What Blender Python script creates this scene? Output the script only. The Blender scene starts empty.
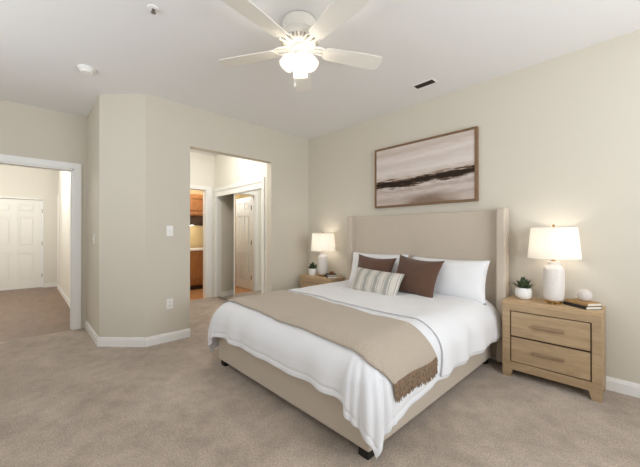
import bpy, bmesh, math, random
from mathutils import Vector, Matrix, noise

S = bpy.context.scene
COL = S.collection
PI = math.pi
R = math.radians
rnd = random.Random(7)

# ------------------------------------------------------------------ camera
cd = bpy.data.cameras.new('camera')
cam = bpy.data.objects.new('camera', cd)
COL.objects.link(cam)
cam.location = (3.7435, -3.3205, 1.212)
cam.rotation_euler = (R(90.2), 0, R(46.3))
cd.sensor_width = 36
cd.lens = 311 / 640 * 36
cd.clip_start = .05
S.camera = cam

# ------------------------------------------------------------------ world, window light, exposure
w = bpy.data.worlds.new('world')
S.world = w
w.use_nodes = True
w.node_tree.nodes['Background'].inputs[0].default_value = (.85, .92, 1, 1)
w.node_tree.nodes['Background'].inputs[1].default_value = 1.0
S.view_settings.view_transform = 'Standard'
S.view_settings.look = 'None'
S.view_settings.gamma = 1
S.view_settings.use_curve_mapping = False
S.view_settings.exposure = 0.14
S.cycles.use_denoising = True
S.cycles.max_bounces = 10
S.cycles.diffuse_bounces = 6


def area(name, loc, rot, sx, sy, power, col=(1, 1, 1)):
    l = bpy.data.lights.new(name, 'AREA')
    l.shape = 'RECTANGLE'
    l.size, l.size_y = sx, sy
    l.energy = power
    l.color = col
    o = bpy.data.objects.new(name, l)
    COL.objects.link(o)
    o.location = loc
    o.rotation_euler = rot
    return o


def point(name, loc, power, col, rad=.05):
    l = bpy.data.lights.new(name, 'POINT')
    l.energy = power
    l.color = col
    l.shadow_soft_size = rad
    o = bpy.data.objects.new(name, l)
    COL.objects.link(o)
    o.location = loc
    return o


XR, YB, HC = 5.5, -5.0, 2.74          # right wall, rear wall, ceiling height
# daylight at the unseen windows, aimed up to stand in for bounced flash
area('window_fill_right', (XR - .02, -1.95, 1.45), (0, R(126), 0), 1.5, 2.4, 80, (.88, .94, 1))
area('window_fill_rear', (1.4, YB + .02, 1.45), (R(148), 0, 0), 2.8, 1.5, 42, (.88, .94, 1))


# ------------------------------------------------------------------ materials
def lin(c):
    c = c / 255
    return c / 12.92 if c <= .04045 else ((c + .055) / 1.055) ** 2.4


def rgb(r, g, b):
    return (lin(r), lin(g), lin(b), 1)


MATS = {}


def mat(name, col, rough=.6, metal=0, noise_scale=0, noise_amt=.0, bump=0, bump_scale=200, sheen=0, spec=.5, stretch=(1, 1, 1)):
    m = bpy.data.materials.new(name)
    m.use_nodes = True
    nt = m.node_tree
    b = nt.nodes['Principled BSDF']
    b.inputs['Base Color'].default_value = col
    b.inputs['Roughness'].default_value = rough
    b.inputs['Metallic'].default_value = metal
    b.inputs['Specular IOR Level'].default_value = spec
    if sheen:
        b.inputs['Sheen Weight'].default_value = sheen
    tc = nt.nodes.new('ShaderNodeTexCoord')
    mp = nt.nodes.new('ShaderNodeMapping')
    mp.inputs['Scale'].default_value = stretch
    nt.links.new(tc.outputs['Object'], mp.inputs[0])
    if noise_scale:
        n = nt.nodes.new('ShaderNodeTexNoise')
        n.inputs['Scale'].default_value = noise_scale
        n.inputs['Detail'].default_value = 6
        nt.links.new(mp.outputs[0], n.inputs['Vector'])
        rp = nt.nodes.new('ShaderNodeValToRGB')
        rp.color_ramp.elements[0].position = .3
        rp.color_ramp.elements[1].position = .7
        rp.color_ramp.elements[0].color = tuple(c * (1 - noise_amt) for c in col[:3]) + (1,)
        rp.color_ramp.elements[1].color = tuple(min(1, c * (1 + noise_amt)) for c in col[:3]) + (1,)
        nt.links.new(n.outputs['Fac'], rp.inputs[0])
        nt.links.new(rp.outputs[0], b.inputs['Base Color'])
    if bump:
        n2 = nt.nodes.new('ShaderNodeTexNoise')
        n2.inputs['Scale'].default_value = bump_scale
        n2.inputs['Detail'].default_value = 4
        nt.links.new(mp.outputs[0], n2.inputs['Vector'])
        bp = nt.nodes.new('ShaderNodeBump')
        bp.inputs['Strength'].default_value = bump
        bp.inputs['Distance'].default_value = .01
        nt.links.new(n2.outputs['Fac'], bp.inputs['Height'])
        nt.links.new(bp.outputs[0], b.inputs['Normal'])
    MATS[name] = m
    return m


def emit(name, col, strength, base=(.9, .9, .9, 1)):
    m = mat(name, base, .4)
    b = m.node_tree.nodes['Principled BSDF']
    b.inputs['Emission Color'].default_value = col
    b.inputs['Emission Strength'].default_value = strength
    return m


M_WALL = mat('wall_paint', rgb(211, 204, 190), .85, bump=.03, bump_scale=350, spec=.2)
M_HALL = mat('hall_paint', rgb(228, 225, 216), .85, bump=.03, bump_scale=350, spec=.2)
M_KITW = mat('kitchen_paint', rgb(232, 212, 168), .85, bump=.03, bump_scale=350, spec=.2)
M_FAN = mat('fan_paint', rgb(230, 226, 217), .45)
M_CEIL = mat('ceiling_paint', rgb(232, 230, 228), .9, bump=.05, bump_scale=250, spec=.1)
M_TRIM = mat('trim_paint', rgb(240, 239, 236), .4)
M_DOOR = mat('door_paint', rgb(240, 239, 235), .45)
M_WHITE = mat('white_paint', rgb(238, 236, 230), .4)
M_PLAST = mat('white_plastic', rgb(240, 238, 234), .35)
M_DARK = mat('dark_gap', rgb(40, 36, 33), .8)
M_SLOT = mat('grey_slot', rgb(150, 140, 124), .7)
M_BLACK = mat('black_foot', rgb(22, 20, 19), .5)
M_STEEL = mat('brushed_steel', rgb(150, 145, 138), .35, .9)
M_BRASS = mat('aged_brass', rgb(178, 140, 82), .35, .9)
M_UPH = mat('linen_upholstery', rgb(200, 187, 171), .95, noise_scale=260, noise_amt=.05, bump=.25, bump_scale=500, sheen=.2, spec=.15)
M_DUVET = mat('white_cotton', rgb(228, 228, 230), .9, bump=.06, bump_scale=400, sheen=.15, spec=.2)
M_SHEET = mat('white_percale', rgb(230, 230, 232), .85, bump=.05, bump_scale=400, sheen=.1, spec=.2)
M_PILLOW = mat('pillow_cotton', rgb(232, 232, 233), .9, bump=.06, bump_scale=300, sheen=.1, spec=.2)
M_BROWN = mat('brown_woven', rgb(98, 72, 59), .95, noise_scale=220, noise_amt=.14, bump=.3, bump_scale=450, sheen=.25, spec=.15)
M_FOLDSHADE = mat('fold_shade_grey', rgb(204, 202, 200), .9)  # shadow of the sheet's fold edge, put into the cord's grey
M_MATT = mat('mattress_ticking', rgb(232, 231, 228), .9)
M_CERAM = mat('speckled_ceramic', rgb(226, 220, 214), .55, noise_scale=90, noise_amt=.05, bump=.15, bump_scale=120)
M_POT = mat('white_pot', rgb(238, 237, 234), .4)
M_SOIL = mat('soil', rgb(60, 46, 36), .95)
M_LEAF = mat('succulent_green', rgb(58, 74, 44), .5, noise_scale=25, noise_amt=.35)
M_PAGES = mat('book_pages', rgb(226, 218, 204), .9, noise_scale=60, noise_amt=.08, stretch=(1, 1, 14))
M_BLKBOOK = mat('black_cloth', rgb(38, 36, 37), .7)
M_TANBOOK = mat('tan_cloth', rgb(176, 140, 92), .75)
M_DKBOOK = mat('dark_brown_cloth', rgb(52, 42, 36), .7)
M_STONE = mat('veined_stone', rgb(212, 204, 198), .6, noise_scale=18, noise_amt=.12)
M_BOWL = mat('brown_clay', rgb(146, 104, 62), .6)
M_COUNTER = mat('white_counter', rgb(236, 230, 220), .35)
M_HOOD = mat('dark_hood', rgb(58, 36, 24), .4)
M_FRAME = mat('walnut_frame', rgb(124, 94, 66), .5, noise_scale=14, noise_amt=.25, stretch=(1, 8, 8))
M_HINGE = mat('hinge_bronze', rgb(120, 104, 84), .4, .8)


def wood(name, c1, c2, scale=6, stretch=(1, 9, 9), rough=.5, bump=.05):
    m = mat(name, c1, rough)
    nt = m.node_tree
    b = nt.nodes['Principled BSDF']
    tc = nt.nodes.new('ShaderNodeTexCoord')
    mp = nt.nodes.new('ShaderNodeMapping')
    mp.inputs['Scale'].default_value = stretch
    n = nt.nodes.new('ShaderNodeTexNoise')
    n.inputs['Scale'].default_value = scale
    n.inputs['Detail'].default_value = 8
    n.inputs['Roughness'].default_value = .65
    n.inputs['Distortion'].default_value = .8
    rp = nt.nodes.new('ShaderNodeValToRGB')
    rp.color_ramp.elements[0].position = .32
    rp.color_ramp.elements[1].position = .68
    rp.color_ramp.elements[0].color = c1
    rp.color_ramp.elements[1].color = c2
    L = nt.links.new
    L(tc.outputs['Object'], mp.inputs[0]); L(mp.outputs[0], n.inputs['Vector'])
    L(n.outputs['Fac'], rp.inputs[0]); L(rp.outputs[0], b.inputs['Base Color'])
    bp = nt.nodes.new('ShaderNodeBump')
    bp.inputs['Strength'].default_value = bump
    bp.inputs['Distance'].default_value = .005
    L(n.outputs['Fac'], bp.inputs['Height']); L(bp.outputs[0], b.inputs['Normal'])
    return m


M_OAK = wood('pale_oak', rgb(162, 136, 104), rgb(186, 160, 126), 3.2, (1.2, 9, 9))
M_OAKTOP = wood('pale_oak_top', rgb(176, 146, 110), rgb(198, 170, 132), 3.2, (1.2, 9, 9))
M_PULL = wood('wood_pull', rgb(136, 112, 86), rgb(158, 132, 104), 5, (1, 8, 8))
M_HONEY = wood('honey_oak', rgb(136, 84, 44), rgb(170, 114, 64), 4, (8, 8, 1), .4)
M_HALLF = wood('hall_planks', rgb(98, 74, 56), rgb(132, 104, 80), 2.2, (1.2, 5, 1), .35, .02)
M_KITF = wood('kitchen_planks', rgb(168, 116, 72), rgb(198, 146, 96), 2.5, (2, 8, 1), .35, .02)


def carpet():
    m = mat('beige_carpet', rgb(172, 153, 139), 1, sheen=.3, spec=.05)
    nt = m.node_tree
    b = nt.nodes['Principled BSDF']
    tc = nt.nodes.new('ShaderNodeTexCoord')
    L = nt.links.new

    def ns(scale, detail, c0, c1, p0=.3, p1=.7):
        n = nt.nodes.new('ShaderNodeTexNoise')
        n.inputs['Scale'].default_value = scale
        n.inputs['Detail'].default_value = detail
        n.inputs['Roughness'].default_value = .6
        L(tc.outputs['Object'], n.inputs['Vector'])
        rp = nt.nodes.new('ShaderNodeValToRGB')
        rp.color_ramp.elements[0].position = p0
        rp.color_ramp.elements[1].position = p1
        rp.color_ramp.elements[0].color = c0
        rp.color_ramp.elements[1].color = c1
        L(n.outputs['Fac'], rp.inputs[0])
        return n, rp
    n1, r1 = ns(2.6, 3, rgb(186, 168, 150), rgb(212, 194, 176))
    n2, r2 = ns(95, 5, (.62, .62, .62, 1), (1.0, 1.0, 1.0, 1), .33, .62)
    n3, r3 = ns(9, 5, (.82, .82, .82, 1), (1, 1, 1, 1), .36, .6)
    mx = nt.nodes.new('ShaderNodeMix'); mx.data_type = 'RGBA'; mx.blend_type = 'MULTIPLY'
    mx.inputs['Factor'].default_value = 1
    mx2 = nt.nodes.new('ShaderNodeMix'); mx2.data_type = 'RGBA'; mx2.blend_type = 'MULTIPLY'
    mx2.inputs['Factor'].default_value = 1
    L(r1.outputs[0], mx.inputs[6]); L(r2.outputs[0], mx.inputs[7])
    L(mx.outputs[2], mx2.inputs[6]); L(r3.outputs[0], mx2.inputs[7])
    L(mx2.outputs[2], b.inputs['Base Color'])
    bp = nt.nodes.new('ShaderNodeBump')
    bp.inputs['Strength'].default_value = .6
    bp.inputs['Distance'].default_value = .02
    L(n2.outputs['Fac'], bp.inputs['Height']); L(bp.outputs[0], b.inputs['Normal'])
    return m


M_CARPET = carpet()


def mirror_mat():
    m = mat('mirror_glass', rgb(236, 238, 236), .01, 1)
    return m


M_MIRROR = mirror_mat()


def shade_mat(name, col, tw, glow=0):
    """fabric or frosted glass that lets the bulb's light through"""
    m = bpy.data.materials.new(name)
    m.use_nodes = True
    nt = m.node_tree
    nt.nodes.remove(nt.nodes['Principled BSDF'])
    out = nt.nodes['Material Output']
    d = nt.nodes.new('ShaderNodeBsdfDiffuse'); d.inputs[0].default_value = col
    t = nt.nodes.new('ShaderNodeBsdfTranslucent'); t.inputs[0].default_value = col
    mx = nt.nodes.new('ShaderNodeMixShader'); mx.inputs[0].default_value = tw
    L = nt.links.new
    L(d.outputs[0], mx.inputs[1]); L(t.outputs[0], mx.inputs[2])
    wv = nt.nodes.new('ShaderNodeTexNoise'); wv.inputs['Scale'].default_value = 300
    bp = nt.nodes.new('ShaderNodeBump'); bp.inputs['Strength'].default_value = .1; bp.inputs['Distance'].default_value = .003
    L(wv.outputs['Fac'], bp.inputs['Height']); L(bp.outputs[0], d.inputs['Normal'])
    L(mx.outputs[0], out.inputs[0])
    return m


M_SHADE = shade_mat('linen_shade', rgb(250, 248, 244), .55)
M_BULB = emit('warm_bulb', (1, .86, .68, 1), 12)
M_FANBULB = emit('fan_bulb', (1, .93, .84, 1), 45)
M_GLOBE = shade_mat('frosted_glass', rgb(252, 248, 240), .6)
_nt = M_GLOBE.node_tree
_mx = _nt.nodes.new('ShaderNodeMixShader'); _mx.inputs[0].default_value = .42
_tr = _nt.nodes.new('ShaderNodeBsdfTransparent')
_old = _nt.nodes['Material Output'].inputs[0].links[0].from_socket
_nt.links.new(_old, _mx.inputs[1]); _nt.links.new(_tr.outputs[0], _mx.inputs[2])
_nt.links.new(_mx.outputs[0], _nt.nodes['Material Output'].inputs[0])
M_DOME = emit('lit_dome_glass', (1, .94, .84, 1), 7.5)


def throw_mat():
    m = mat('taupe_knit', rgb(172, 156, 140), .95, sheen=.2, spec=.15)
    nt = m.node_tree
    b = nt.nodes['Principled BSDF']
    L = nt.links.new
    uv = nt.nodes.new('ShaderNodeUVMap')
    mp = nt.nodes.new('ShaderNodeMapping')
    mp.inputs['Scale'].default_value = (1, 1, 1)
    L(uv.outputs[0], mp.inputs[0])
    wv = nt.nodes.new('ShaderNodeTexWave')
    wv.wave_type = 'BANDS'; wv.bands_direction = 'DIAGONAL'
    wv.inputs['Scale'].default_value = 62
    wv.inputs['Distortion'].default_value = 3
    wv.inputs['Detail'].default_value = 2
    wv.inputs['Detail Scale'].default_value = 6
    L(mp.outputs[0], wv.inputs['Vector'])
    ck = nt.nodes.new('ShaderNodeTexNoise'); ck.inputs['Scale'].default_value = 160
    L(mp.outputs[0], ck.inputs['Vector'])
    rp = nt.nodes.new('ShaderNodeValToRGB')
    rp.color_ramp.elements[0].color = rgb(156, 142, 127)
    rp.color_ramp.elements[1].color = rgb(194, 180, 163)
    ad = nt.nodes.new('ShaderNodeMath'); ad.operation = 'MULTIPLY_ADD'
    ad.inputs[1].default_value = .45
    L(wv.outputs['Fac'], ad.inputs[0]); L(ck.outputs['Fac'], ad.inputs[2])
    L(ad.outputs[0], rp.inputs[0]); L(rp.outputs[0], b.inputs['Base Color'])
    bp = nt.nodes.new('ShaderNodeBump'); bp.inputs['Strength'].default_value = .5; bp.inputs['Distance'].default_value = .006
    L(ad.outputs[0], bp.inputs['Height']); L(bp.outputs[0], b.inputs['Normal'])
    return m


M_THROW = throw_mat()
M_FRINGE = mat('taupe_fringe', rgb(138, 116, 94), .95, noise_scale=60, noise_amt=.3)


def stripe_mat():
    m = mat('striped_cotton', rgb(206, 200, 190), .95, spec=.15, bump=.2, bump_scale=350)
    nt = m.node_tree
    b = nt.nodes['Principled BSDF']
    L = nt.links.new
    tc = nt.nodes.new('ShaderNodeTexCoord')
    sx = nt.nodes.new('ShaderNodeSeparateXYZ')
    L(tc.outputs['Object'], sx.inputs[0])
    mu = nt.nodes.new('ShaderNodeMath'); mu.operation = 'MULTIPLY_ADD'
    mu.inputs[1].default_value = 7.6; mu.inputs[2].default_value = 10.1
    fr = nt.nodes.new('ShaderNodeMath'); fr.operation = 'FRACT'
    L(sx.outputs[0], mu.inputs[0]); L(mu.outputs[0], fr.inputs[0])
    rp = nt.nodes.new('ShaderNodeValToRGB')
    cr = rp.color_ramp
    cr.interpolation = 'LINEAR'
    cream, sage, dk = rgb(222, 217, 208), rgb(156, 156, 150), rgb(140, 135, 127)
    cr.elements[0].position = 0; cr.elements[0].color = cream
    cr.elements[1].position = 1; cr.elements[1].color = cream
    for p, c in ((.16, cream), (.18, dk), (.21, dk), (.23, cream), (.30, cream), (.33, sage), (.60, sage), (.63, cream), (.70, cream), (.72, dk), (.75, dk), (.77, cream)):
        e = cr.elements.new(p); e.color = c
    L(fr.outputs[0], rp.inputs[0])
    n = nt.nodes.new('ShaderNodeTexNoise'); n.inputs['Scale'].default_value = 120
    L(tc.outputs['Object'], n.inputs['Vector'])
    mx = nt.nodes.new('ShaderNodeMix'); mx.data_type = 'RGBA'; mx.inputs[7].default_value = rgb(190, 184, 174)
    nm = nt.nodes.new('ShaderNodeMath'); nm.operation = 'MULTIPLY'; nm.inputs[1].default_value = .6
    L(n.outputs['Fac'], nm.inputs[0]); L(nm.outputs[0], mx.inputs['Factor'])
    L(rp.outputs[0], mx.inputs[6]); L(mx.outputs[2], b.inputs['Base Color'])
    return m


M_STRIPE = stripe_mat()


def painting_mat(w, h):
    m = mat('abstract_landscape', rgb(200, 185, 175), .75, spec=.2)
    nt = m.node_tree
    b = nt.nodes['Principled BSDF']
    L = nt.links.new
    N = nt.nodes.new

    def math_(op, a, b_=None, c=None):
        n = N('ShaderNodeMath'); n.operation = op
        for i, v in enumerate((a, b_, c)):
            if v is None: continue
            if isinstance(v, (int, float)): n.inputs[i].default_value = v
            else: L(v, n.inputs[i])
        return n.outputs[0]

    def noise_(scale, stretch, detail=6, rough=.6, off=(0, 0, 0)):
        mp = N('ShaderNodeMapping'); mp.inputs['Scale'].default_value = stretch; mp.inputs['Location'].default_value = off
        L(tc.outputs['Object'], mp.inputs[0])
        n = N('ShaderNodeTexNoise'); n.inputs['Scale'].default_value = scale
        n.inputs['Detail'].default_value = detail; n.inputs['Roughness'].default_value = rough
        L(mp.outputs[0], n.inputs['Vector'])
        return n.outputs['Fac']
    tc = N('ShaderNodeTexCoord')
    sx = N('ShaderNodeSeparateXYZ'); L(tc.outputs['Object'], sx.inputs[0])
    u = math_('MULTIPLY_ADD', sx.outputs[0], 1 / w, .5)
    v = math_('MULTIPLY_ADD', sx.outputs[2], 1 / h, .5)
    n1 = noise_(2.2, (1, 1, 5))
    n2 = noise_(6, (1, 1, 9), 8, .7, (3, 0, 1))
    # v' = v + streak distortion - slow slope up to the right
    vd = math_('MULTIPLY_ADD', n1, .16, v)
    vd = math_('MULTIPLY_ADD', n2, .24, vd)
    vd = math_('SUBTRACT', vd, .19)
    u2 = math_('MULTIPLY', u, u)
    vd = math_('MULTIPLY_ADD', u2, -.06, vd)
    rp = N('ShaderNodeValToRGB')
    cr = rp.color_ramp
    st = [(0, (196, 182, 172)), (.10, (182, 166, 156)), (.17, (206, 194, 187)), (.24, (178, 160, 150)), (.29, (214, 205, 200)), (.315, (120, 98, 82)),
          (.34, (50, 38, 30)), (.415, (44, 33, 26)), (.435, (110, 88, 72)), (.46, (196, 180, 168)), (.55, (222, 213, 207)), (.70, (208, 195, 187)),
          (.78, (222, 213, 207)), (.9, (200, 184, 174)), (1, (212, 200, 190))]
    cr.elements[0].position, cr.elements[0].color = st[0][0], rgb(*st[0][1])
    cr.elements[1].position, cr.elements[1].color = 1, rgb(*st[-1][1])
    for p, c in st[1:-1]:
        e = cr.elements.new(p); e.color = rgb(*c)
    L(vd, rp.inputs[0])
    # loose brown brushwork low in the picture, right of the middle
    pm = math_('MULTIPLY', math_('ABSOLUTE', math_('SUBTRACT', u, .60)), 3.2)
    pm = math_('MAXIMUM', math_('SUBTRACT', 1, pm), 0)
    pv = math_('MAXIMUM', math_('SUBTRACT', 1, math_('MULTIPLY', v, 5.5)), 0)
    n3 = noise_(5, (1, 1, 5), 8, .75, (7, 0, 2))
    pk = math_('MULTIPLY', math_('MULTIPLY', pm, pv), math_('MULTIPLY', n3, 3.4))
    pk = math_('MINIMUM', pk, .8)
    mx = N('ShaderNodeMix'); mx.data_type = 'RGBA'
    mx.inputs[7].default_value = rgb(120, 96, 76)
    L(pk, mx.inputs['Factor']); L(rp.outputs[0], mx.inputs[6])
    L(mx.outputs[2], b.inputs['Base Color'])
    return m


# ------------------------------------------------------------------ mesh helpers
def link(name, bm, m, parent=None, smooth=False, loc=None, angle=None):
    me = bpy.data.meshes.new(name)
    bmesh.ops.recalc_face_normals(bm, faces=bm.faces[:])
    bm.to_mesh(me)
    bm.free()
    if isinstance(m, (list, tuple)):
        for q in m: me.materials.append(q)
    else:
        me.materials.append(m)
    if smooth:
        for p in me.polygons: p.use_smooth = True
    o = bpy.data.objects.new(name, me)
    COL.objects.link(o)
    if parent: o.parent = parent
    if loc: o.location = loc
    if angle:
        me.set_sharp_from_angle(angle=R(angle)) if hasattr(me, 'set_sharp_from_angle') else None
    return o


def tag(o, label, cat, group=None, kind=None):
    o['label'] = label
    o['category'] = cat
    if group: o['group'] = group
    if kind: o['kind'] = kind
    return o


def thing(name, label, cat, loc=(0, 0, 0), rz=0, group=None):
    o = bpy.data.objects.new(name, None)
    o.empty_display_size = .1
    COL.objects.link(o)
    o.location = loc
    o.rotation_euler = (0, 0, rz)
    return tag(o, label, cat, group)


def struct(name, bm, m, label=None, cat=None, parent=None):
    o = link(name, bm, m, parent)
    if parent is None:
        o['kind'] = 'structure'
        if label: o['label'] = label
        if cat: o['category'] = cat
    return o


def box(bm, x0, y0, z0, x1, y1, z1, bev=0, seg=2):
    mtx = Matrix.Translation(((x0 + x1) / 2, (y0 + y1) / 2, (z0 + z1) / 2)) @ Matrix.Diagonal((abs(x1 - x0), abs(y1 - y0), abs(z1 - z0), 1))
    r = bmesh.ops.create_cube(bm, size=1, matrix=mtx)
    if bev:
        es = list({e for v in r['verts'] for e in v.link_edges})
        bmesh.ops.bevel(bm, geom=es, offset=bev, segments=seg, profile=.5, affect='EDGES')
    return bm


def BOX(*a, **k):
    return box(bmesh.new(), *a, **k)


def boxes(lst, bev=0):
    bm = bmesh.new()
    for b in lst: box(bm, *b, bev=bev)
    return bm


def lathe(bm, prof, seg=40, mtx=None, cap=True):
    """prof: list of (radius, z); closed where the radius is 0"""
    rings = []
    for r, z in prof:
        if r < 1e-6:
            rings.append([bm.verts.new((0, 0, z))])
        else:
            rings.append([bm.verts.new((r * math.cos(2 * PI * i / seg), r * math.sin(2 * PI * i / seg), z)) for i in range(seg)])
    for a, b in zip(rings, rings[1:]):
        for i in range(seg):
            j = (i + 1) % seg
            if len(a) == 1 and len(b) == 1: continue
            if len(a) == 1: bm.faces.new((a[0], b[i], b[j]))
            elif len(b) == 1: bm.faces.new((a[i], a[j], b[0]))
            else: bm.faces.new((a[i], a[j], b[j], b[i]))
    if mtx:
        bmesh.ops.transform(bm, matrix=mtx, verts=[v for r in rings for v in r])
    return bm


def tube(bm, pts, r, seg=8, cap=True):
    pts = [Vector(p) for p in pts]
    rings = []
    for i, p in enumerate(pts):
        d = (pts[min(i + 1, len(pts) - 1)] - pts[max(i - 1, 0)]).normalized()
        up = Vector((0, 0, 1)) if abs(d.z) < .95 else Vector((1, 0, 0))
        a = d.cross(up).normalized(); b = d.cross(a).normalized()
        rr = r[i] if isinstance(r, (list, tuple)) else r
        rings.append([bm.verts.new(p + rr * (math.cos(2 * PI * k / seg) * a + math.sin(2 * PI * k / seg) * b)) for k in range(seg)])
    for A, B in zip(rings, rings[1:]):
        for k in range(seg):
            bm.faces.new((A[k], A[(k + 1) % seg], B[(k + 1) % seg], B[k]))
    if cap:
        bm.faces.new(rings[0]); bm.faces.new(rings[-1])
    return bm


def prism(bm, pts, z0, z1):
    a = [bm.verts.new((x, y, z0)) for x, y in pts]
    b = [bm.verts.new((x, y, z1)) for x, y in pts]
    n = len(pts)
    for i in range(n):
        bm.faces.new((a[i], a[(i + 1) % n], b[(i + 1) % n], b[i]))
    bm.faces.new(a); bm.faces.new(b)
    return bm


def subsurf(o, lv=2):
    m = o.modifiers.new('subdivision', 'SUBSURF')
    m.levels = m.render_levels = lv


def solidify(o, t, off=0):
    m = o.modifiers.new('thickness', 'SOLIDIFY')
    m.thickness = t; m.offset = off


# ------------------------------------------------------------------ room shell
WY = -2.72            # wing wall plane
XL = -1.29            # wall with the hall doorway
YC = -.62             # closet front plane in the alcove
XA = -2.05            # alcove end wall
T = .12
OZ = 2.265            # opening height in the alcove wall
# floors
struct('floor', boxes([(XL, YB, -.06, XR, 0, 0), (XA, -1.98, -.06, XL, 0, 0)]), M_CARPET, 'beige cut pile carpet across the bedroom and alcove', 'carpet')
struct('floor_hall', BOX(-6.0, YB, -.06, XL, -2.3, -.002), M_HALLF, 'brown wood floor in the hall beyond the left doorway', 'floor')
struct('floor_kitchen', BOX(-4.0, -2.2, -.06, XA, .4, -.001), M_KITF, 'orange toned wood floor in front of the oak cabinets', 'floor')
struct('ceiling', BOX(-6.1, YB - .15, HC, XR + .15, .5, HC + .1), M_CEIL, 'white bedroom ceiling with a flat finish', 'ceiling')
# walls
struct('wall_back', BOX(-.12, 0, 0, XR, T, HC), M_WALL, 'beige wall behind the headboard', 'wall')
struct('wall_left', boxes([(-T, -2.36, 0, 0, -1.882, HC), (-T, -.717, 0, 0, 0, HC), (-T, -1.882, OZ, 0, -.717, HC)]), M_WALL, 'beige wall with the tall opening to the alcove', 'wall')
bm = bmesh.new()
prism(bm, [(0, -2.36), (-.36, WY), (-.5, -2.6), (-.12, -2.22)], 0, HC)
struct('wall_diagonal', bm, M_WALL, 'narrow angled beige wall between the opening and the hall doorway', 'wall')
struct('wall_wing', BOX(XL, WY, 0, -.36, WY + T, HC), M_WALL, 'short beige return wall beside the hall doorway', 'wall')
struct('wall_doorway', boxes([(XL - T, -2.85, 0, XL, WY, HC), (XL - T, YB, 0, XL, -3.86, HC), (XL - T, -3.86, 2.045, XL, -2.85, HC)]), M_WALL, 'beige wall around the cased hall doorway', 'wall')
struct('wall_right', boxes([(XR, YB, 0, XR + T, -3.2, HC), (XR, -.7, 0, XR + T, 0, HC), (XR, -3.2, 0, XR + T, -.7, .7), (XR, -3.2, 2.2, XR + T, -.7, HC)]), M_WALL)
struct('wall_rear', boxes([(XL, YB - T, 0, .5, YB, HC), (3.3, YB - T, 0, XR, YB, HC), (.5, YB - T, 0, 3.3, YB, .7), (.5, YB - T, 2.2, 3.3, YB, HC)]), M_WALL)
# alcove, closet and kitchen shell
struct('wall_alcove_end', boxes([(XA - T, -2.1, 0, XA, -1.47, HC), (XA - T, -.78, 0, XA, .45, HC), (XA - T, -1.47, 2.06, XA, -.78, HC)]), M_HALL, 'alcove end wall with the doorway to the oak cabinets', 'wall')
struct('wall_alcove_left', BOX(XA, -2.1, 0, -T, -1.98, HC), M_HALL, 'alcove side wall', 'wall')
struct('wall_closet_front', boxes([(-.38, YC, 0, -T, YC + .1, HC), (XA, YC, 0, -1.972, YC + .1, HC), (-1.97, YC, 2.04, -.38, YC + .1, HC)]), M_HALL, 'alcove wall above and around the mirrored closet', 'wall')
struct('wall_closet_side', BOX(-2.05, YC + .1, 0, -1.97, .12, HC), M_WALL)
struct('wall_closet_back', BOX(-1.97, .06, 0, -.12, .16, HC), M_WALL)
struct('wall_kitchen_end', BOX(-3.95, -2.3, 0, -3.85, .5, HC), M_KITW)
struct('wall_kitchen_left', BOX(-3.85, -2.2, 0, XA - T, -2.1, HC), M_KITW)
struct('wall_kitchen_right', BOX(-3.85, .3, 0, XA - T, .4, HC), M_KITW)
# hall shell
HX = -5.78
struct('wall_hall_right', BOX(-5.36, -2.741, 0, XL - T, -2.62, HC), M_HALL, 'pale hall wall on the right beyond the doorway', 'wall')
struct('wall_hall_end', boxes([(HX - T, YB, 0, HX, -3.92, HC), (HX - T, -2.98, 0, HX, -2.3, HC), (HX - T, -3.92, 2.0, HX, -2.98, HC)]), M_HALL, 'hall end wall around the white entry door', 'wall')
struct('wall_hall_recess', BOX(HX, -2.42, 0, -5.24, -2.3, HC), M_HALL)
struct('wall_hall_left', BOX(HX, YB - T, 0, XL - T, YB, HC), M_HALL)


# windows outside the view, the daylight's way in
def window(name, cx, cy, along, width, z0, z1):
    root = bpy.data.objects.new(name, None); COL.objects.link(root)
    root['kind'] = 'structure'
    root.location = (cx, cy, 0)
    if along == 'y': root.rotation_euler = (0, 0, R(90))
    h = width / 2
    f = boxes([(-h, -.03, z0, -h + .05, .03, z1), (h - .05, -.03, z0, h, .03, z1), (-h, -.03, z0, h, .03, z0 + .05), (-h, -.03, z1 - .05, h, .03, z1), (-.025, -.03, z0, .025, .03, z1)])
    link('window_frame', f, M_TRIM, root)


window('window_1', XR + .03, -1.95, 'y', 2.5, .7, 2.2)
window('window_2', 1.9, YB - .03, 'x', 2.8, .7, 2.2)


# baseboards: profile swept along a segment
def baseboard(name, p, q, h=.1, t=.016, label=None):
    p, q = Vector(p), Vector(q)
    d = (q - p).normalized()
    n = Vector((d.y, -d.x))                 # room side is right of travel
    prof = [(0, 0), (t, 0), (t, h * .72), (t * .75, h * .82), (t * .6, h * .95), (t * .35, h), (0, h)]
    bm = bmesh.new()
    A = [bm.verts.new((p.x + n.x * a, p.y + n.y * a, z)) for a, z in prof]
    B = [bm.verts.new((q.x + n.x * a, q.y + n.y * a, z)) for a, z in prof]
    k = len(prof)
    for i in range(k): bm.faces.new((A[i], A[(i + 1) % k], B[(i + 1) % k], B[i]))
    bm.faces.new(A); bm.faces.new(B)
    o = link(name, bm, M_TRIM)
    o['kind'] = 'structure'
    if label: o['label'] = label; o['category'] = 'baseboard'
    return o


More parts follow.
